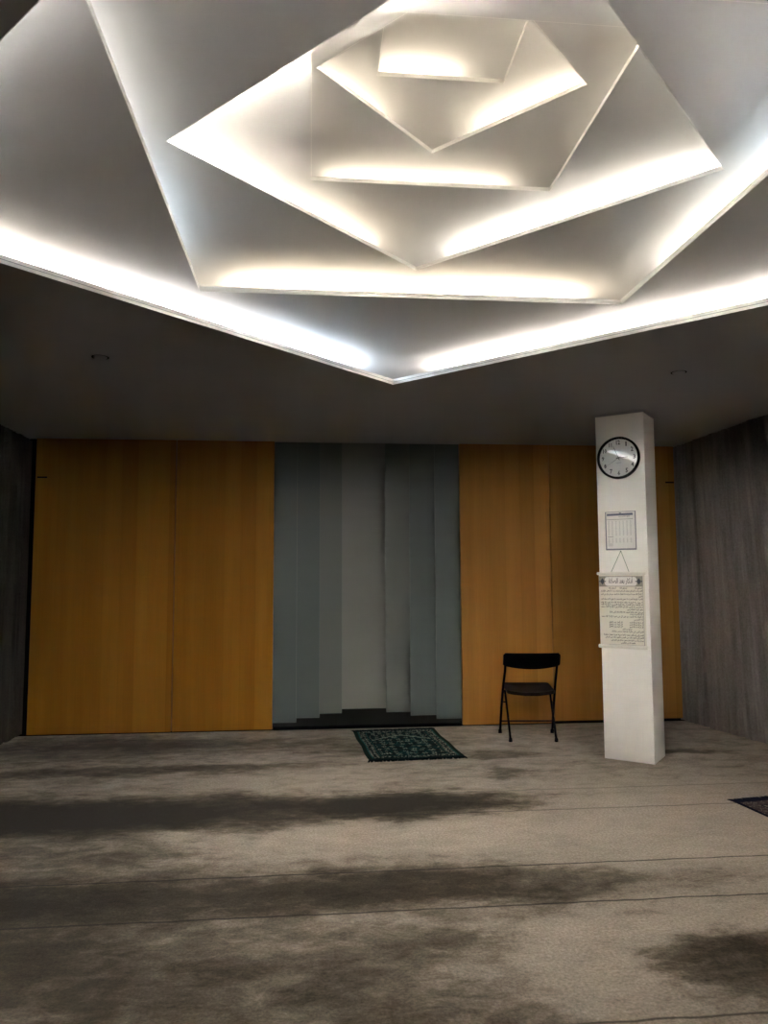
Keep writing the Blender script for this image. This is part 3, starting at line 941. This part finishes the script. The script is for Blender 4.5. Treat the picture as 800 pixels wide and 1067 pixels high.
# backrest: curved plastic band, straight top, bowed lower edge, wrapping round the frame ends
nb, nh = 28, 8
vs, fs = [], []
for side in (0, 1):
    for i in range(nb + 1):
        u = -1 + 2 * i / nb
        x = 0.2515 * u
        zb = 0.655 - 0.030 * (1 - u * u) 
        zt = 0.770
        rr = max(0.0, (abs(u) - 0.93) / 0.07)
        zt -= 0.018 * rr ** 2.2
        zb += 0.008 * rr ** 2
        bow = 0.028 * (1 - u * u)      # the band bows away from the sitter (towards the room)
        for j in range(nh + 1):
            t = j / nh
            z = zb + (zt - zb) * t
            ymid = -0.150 - 0.05 * (z - 0.64) / 0.13 - bow
            th = 0.015 * (1 - 0.55 * abs(2 * t - 1) ** 4) * (1 - 0.3 * rr)
            vs.append((x, ymid + (-th if side == 0 else th), z))
m_ = (nb + 1) * (nh + 1)
def ix(s, i, j): return s * m_ + i * (nh + 1) + j
for s in (0, 1):
    for i in range(nb):
        for j in range(nh):
            q = (ix(s, i, j), ix(s, i + 1, j), ix(s, i + 1, j + 1), ix(s, i, j + 1))
            fs.append(q if s == 0 else q[::-1])
for i in range(nb):
    fs.append((ix(0, i, 0), ix(1, i, 0), ix(1, i + 1, 0), ix(0, i + 1, 0)))
    fs.append((ix(0, i, nh), ix(0, i + 1, nh), ix(1, i + 1, nh), ix(1, i, nh)))
for j in range(nh):
    fs.append((ix(0, 0, j), ix(0, 0, j + 1), ix(1, 0, j + 1), ix(1, 0, j)))
    fs.append((ix(0, nb, j), ix(1, nb, j), ix(1, nb, j + 1), ix(0, nb, j + 1)))
MB().add(vs, fs, True).build('backrest', M_blackplastic, ch)

# ------------------------------------------------------------------ prayer rugs
def motif(u, v, seed):
    """scatter of small curled floral shapes, returns 0..1"""
    s = 0.0
    gx, gy = math.floor(u), math.floor(v)
    for ix_ in (-1, 0, 1):
        for iy in (-1, 0, 1):
            r = random.Random((gx + ix_) * 7919 + (gy + iy) * 104729 + seed)
            cx, cy = gx + ix_ + 0.5 + r.uniform(-.22, .22), gy + iy + 0.5 + r.uniform(-.22, .22)
            k = r.choice((4, 5, 6)); ph = r.uniform(0, 6.28); rad = r.uniform(0.26, 0.42)
            dx, dy = u - cx, v - cy
            d = math.hypot(dx, dy); a = math.atan2(dy, dx)
            petal = rad * (0.62 + 0.38 * math.cos(k * a + ph))
            if 0.13 < d < petal: s = max(s, 1.0)
            if d < 0.07: s = max(s, 0.8)
    vine = abs(math.sin(u * 2.2 + 1.6 * math.sin(v * 1.7 + seed)) - 0.3 * math.cos(v * 3.1))
    if vine < 0.10: s = max(s, 0.65)
    return s

def rug_colour_green(x, y, W_, L_):
    u = abs(x) / (W_ / 2); ex_ = W_ / 2 - abs(x); ey = L_ / 2 - abs(y)
    e = min(ex_, ey)
    dark = (0.0015, 0.010, 0.011); teal = (0.002, 0.024, 0.026); cream = (0.46, 0.47, 0.36); mid = (0.02, 0.10, 0.088)
    green = (0.002, 0.017, 0.010)
    if ey < 0.045: return dark
    if e < 0.035: return green
    if e < 0.045: return mid
    if e < 0.105:
        t = motif(x / 0.032, y / 0.032, 5)
        return cream if t > 0.62 else dark
    if e < 0.114: return mid
    if e < 0.122: return dark
    # inner field with a pointed arch at the far end
    yy = y + 0.0
    arch = 0.30 - 0.9 * abs(x) ** 1.3 if abs(x) < 0.27 else -9
    if yy > arch:
        if abs(yy - arch) < 0.010: return mid
        t = motif(x / 0.060, y / 0.050, 41)
        return cream if t > 0.9 else (mid if t > 0.6 else dark)
    if abs(yy - arch) < 0.012: return cream
    t = motif(x / 0.075, y / 0.085, 17)
    if t > 0.9: return cream if random.random() < 0.75 else mid
    if t > 0.6: return mid
    return teal if math.sin(x * 30) * math.sin(y * 22) > 0.1 else dark

def rug_colour_navy(x, y, W_, L_):
    ex_ = W_ / 2 - abs(x); ey = L_ / 2 - abs(y); e = min(ex_, ey)
    navy = (0.002, 0.0025, 0.016); sand = (0.26, 0.22, 0.17); rose = (0.085, 0.055, 0.055); grey = (0.08, 0.08, 0.065)
    if ey < 0.04 or ex_ < 0.022: return navy
    if e < 0.11:
        t = motif(x / 0.045, y / 0.045, 3)
        return sand if t > 0.6 else rose
    if e < 0.125: return navy
    t = motif(x / 0.08, y / 0.09, 29)
    return navy if t > 0.9 else rose if t > 0.6 else (sand if math.sin(x * 25) * math.sin(y * 19) > -0.2 else grey)

def rug(name, label, W_, L_, loc, rotz, colour, mat, fr_mat, th=0.007, step=0.006):
    t = thing(name, label, 'rug', loc, rotz)
    nx, ny = int(W_ / step), int(L_ / step)
    rnd = random.Random(len(label))
    vs, fs, cols = [], [], []
    def zz(x, y):
        return th + 0.0025 * math.sin(x * 9 + 1.3) * math.sin(y * 5 + 0.4)
    for j in range(ny + 1):
        for i in range(nx + 1):
            x = -W_ / 2 + W_ * i / nx; y = -L_ / 2 + L_ * j / ny
            wob = 0.004 * math.sin(y * 11 + 2)
            vs.append((x + wob, y, max(0.003, zz(x, y)))); cols.append((*colour(x, y, W_, L_), 1))
    for j in range(ny):
        for i in range(nx):
            a = j * (nx + 1) + i
            fs.append((a, a + 1, a + nx + 2, a + nx + 1))
    top_n = len(vs)
    # skirt down to the floor
    border = [i for i in range(nx + 1)] + [(j + 1) * (nx + 1) - 1 for j in range(1, ny + 1)] + \
             [ny * (nx + 1) + i for i in range(nx - 1, -1, -1)] + [j * (nx + 1) for j in range(ny - 1, 0, -1)]
    o0 = len(vs)
    for b in border:
        vs.append((vs[b][0], vs[b][1], 0.001)); cols.append(cols[b])
    for k in range(len(border)):
        k2 = (k + 1) % len(border)
        fs.append((border[k], o0 + k, o0 + k2, border[k2]))
    mb_ = MB(); mb_.add(vs, fs, True)
    o = mb_.build('woven_pile', mat, t)
    ca_ = o.data.color_attributes.new('weave', 'FLOAT_COLOR', 'POINT')
    ca_.data.foreach_set('color', [c for q in cols for c in q])
    for sgn in (-1, 1):
        f = MB()
        n = int(W_ / 0.010)
        for k in range(n + 1):
            x = -W_ / 2 + W_ * k / n
            l = 0.046 + rnd.uniform(-0.008, 0.008); dx = rnd.uniform(-0.012, 0.012)
            y0 = sgn * (L_ / 2 - 0.004)
            y1 = sgn * (L_ / 2 + l)
            hw_ = 0.0078
            wob = 0.004 * math.sin(y0 * 11 + 2)
            f.add([(x + wob - hw_, y0, th), (x + wob + hw_, y0, th), (x + dx + hw_ * 1.1, y1, 0.0035), (x + dx - hw_ * 1.1, y1, 0.0035),
                   (x + wob, y0, 0.001), (x + dx, y1, 0.001)], [(0, 1, 2, 3), (0, 3, 5, 4), (1, 4, 5, 2), (3, 2, 5)])
        f.build('fringe', fr_mat, t)
    return t

M_ruggreen = mat_rug('green_rug'); M_rugnavy = mat_rug('navy_rug')
M_frg = plain('dark_green_fringe', (0.001, 0.005, 0.006), 0.95, spec=0.05)
M_frn = plain('navy_fringe', (0.0015, 0.0025, 0.016), 0.95, spec=0.05)
rug('prayer_rug', 'small green and cream patterned rug lying on the carpet before the glass niche', 0.775, 1.135, (0.812, 6.615, 0), math.radians(3.4), rug_colour_green, M_ruggreen, M_frg)
rug('prayer_rug', 'navy and sand patterned rug lying on the carpet at the right edge of the view', 0.72, 1.10, (3.125, 4.205, 0), math.radians(8), rug_colour_navy, M_rugnavy, M_frn)

# ------------------------------------------------------------------ two small round plates in the dark ceiling
def ceiling_plate(x, y, label):
    t = thing('ceiling_plate', label, 'ceiling plate', (x, y, CEIL), group='round ceiling plates')
    MB().lathe([(0.0, -0.006), (0.036, -0.006), (0.040, -0.0045), (0.041, -0.001)], 40).build('cover', M_ceiling, t)
    MB().lathe([(0.041, -0.0005), (0.050, -0.0015), (0.050, -0.0005)], 40).build('shadow_ring', M_dark, t)
ceiling_plate(-1.265, 4.54, 'small round flat plate in the dark ceiling above the left wood panels')
ceiling_plate(2.38, 4.58, 'small round flat plate in the dark ceiling in front of the pillar')

# ------------------------------------------------------------------ world, camera, colour
w = bpy.data.worlds.new('world'); SC.world = w
w.use_nodes = True
w.node_tree.nodes['Background'].inputs['Color'].default_value = (0.0, 0.0, 0.0, 1)
w.node_tree.nodes['Background'].inputs['Strength'].default_value = 0.0

yaw, pitch, roll = 0.0968827, 0.0856858, -0.0040541
f_ = Vector((math.sin(yaw) * math.cos(pitch), math.cos(yaw) * math.cos(pitch), math.sin(pitch)))
r_ = Vector((math.cos(yaw), -math.sin(yaw), 0)); u_ = r_.cross(f_)
r2 = r_ * math.cos(roll) + u_ * math.sin(roll); u2 = -r_ * math.sin(roll) + u_ * math.cos(roll)
cam = bpy.data.cameras.new('camera')
cam.sensor_fit = 'HORIZONTAL'; cam.sensor_width = 36.0; cam.lens = 36.0 * 780 / 800
cam.clip_start = 0.05
co = bpy.data.objects.new('camera', cam)
COL.objects.link(co)
Mx = Matrix.Identity(4)
for i in range(3):
    Mx[i][0], Mx[i][1], Mx[i][2] = r2[i], u2[i], -f_[i]
Mx[2][3] = HC
co.matrix_world = Mx
SC.camera = co

SC.view_settings.view_transform = 'Standard'
SC.view_settings.look = 'None'
SC.view_settings.exposure = 0.57
SC.view_settings.use_curve_mapping = False
cmap = SC.view_settings.curve_mapping
cv = cmap.curves[3]
for px_, py_ in ((0.02, 0.038), (0.08, 0.125), (0.25, 0.30), (0.6, 0.66)):
    cv.points.new(px_, py_)
cmap.update()
SC.cycles.max_bounces = 14
SC.cycles.diffuse_bounces = 8
SC.cycles.sample_clamp_indirect = 0.0
SC.cycles.use_denoising = True
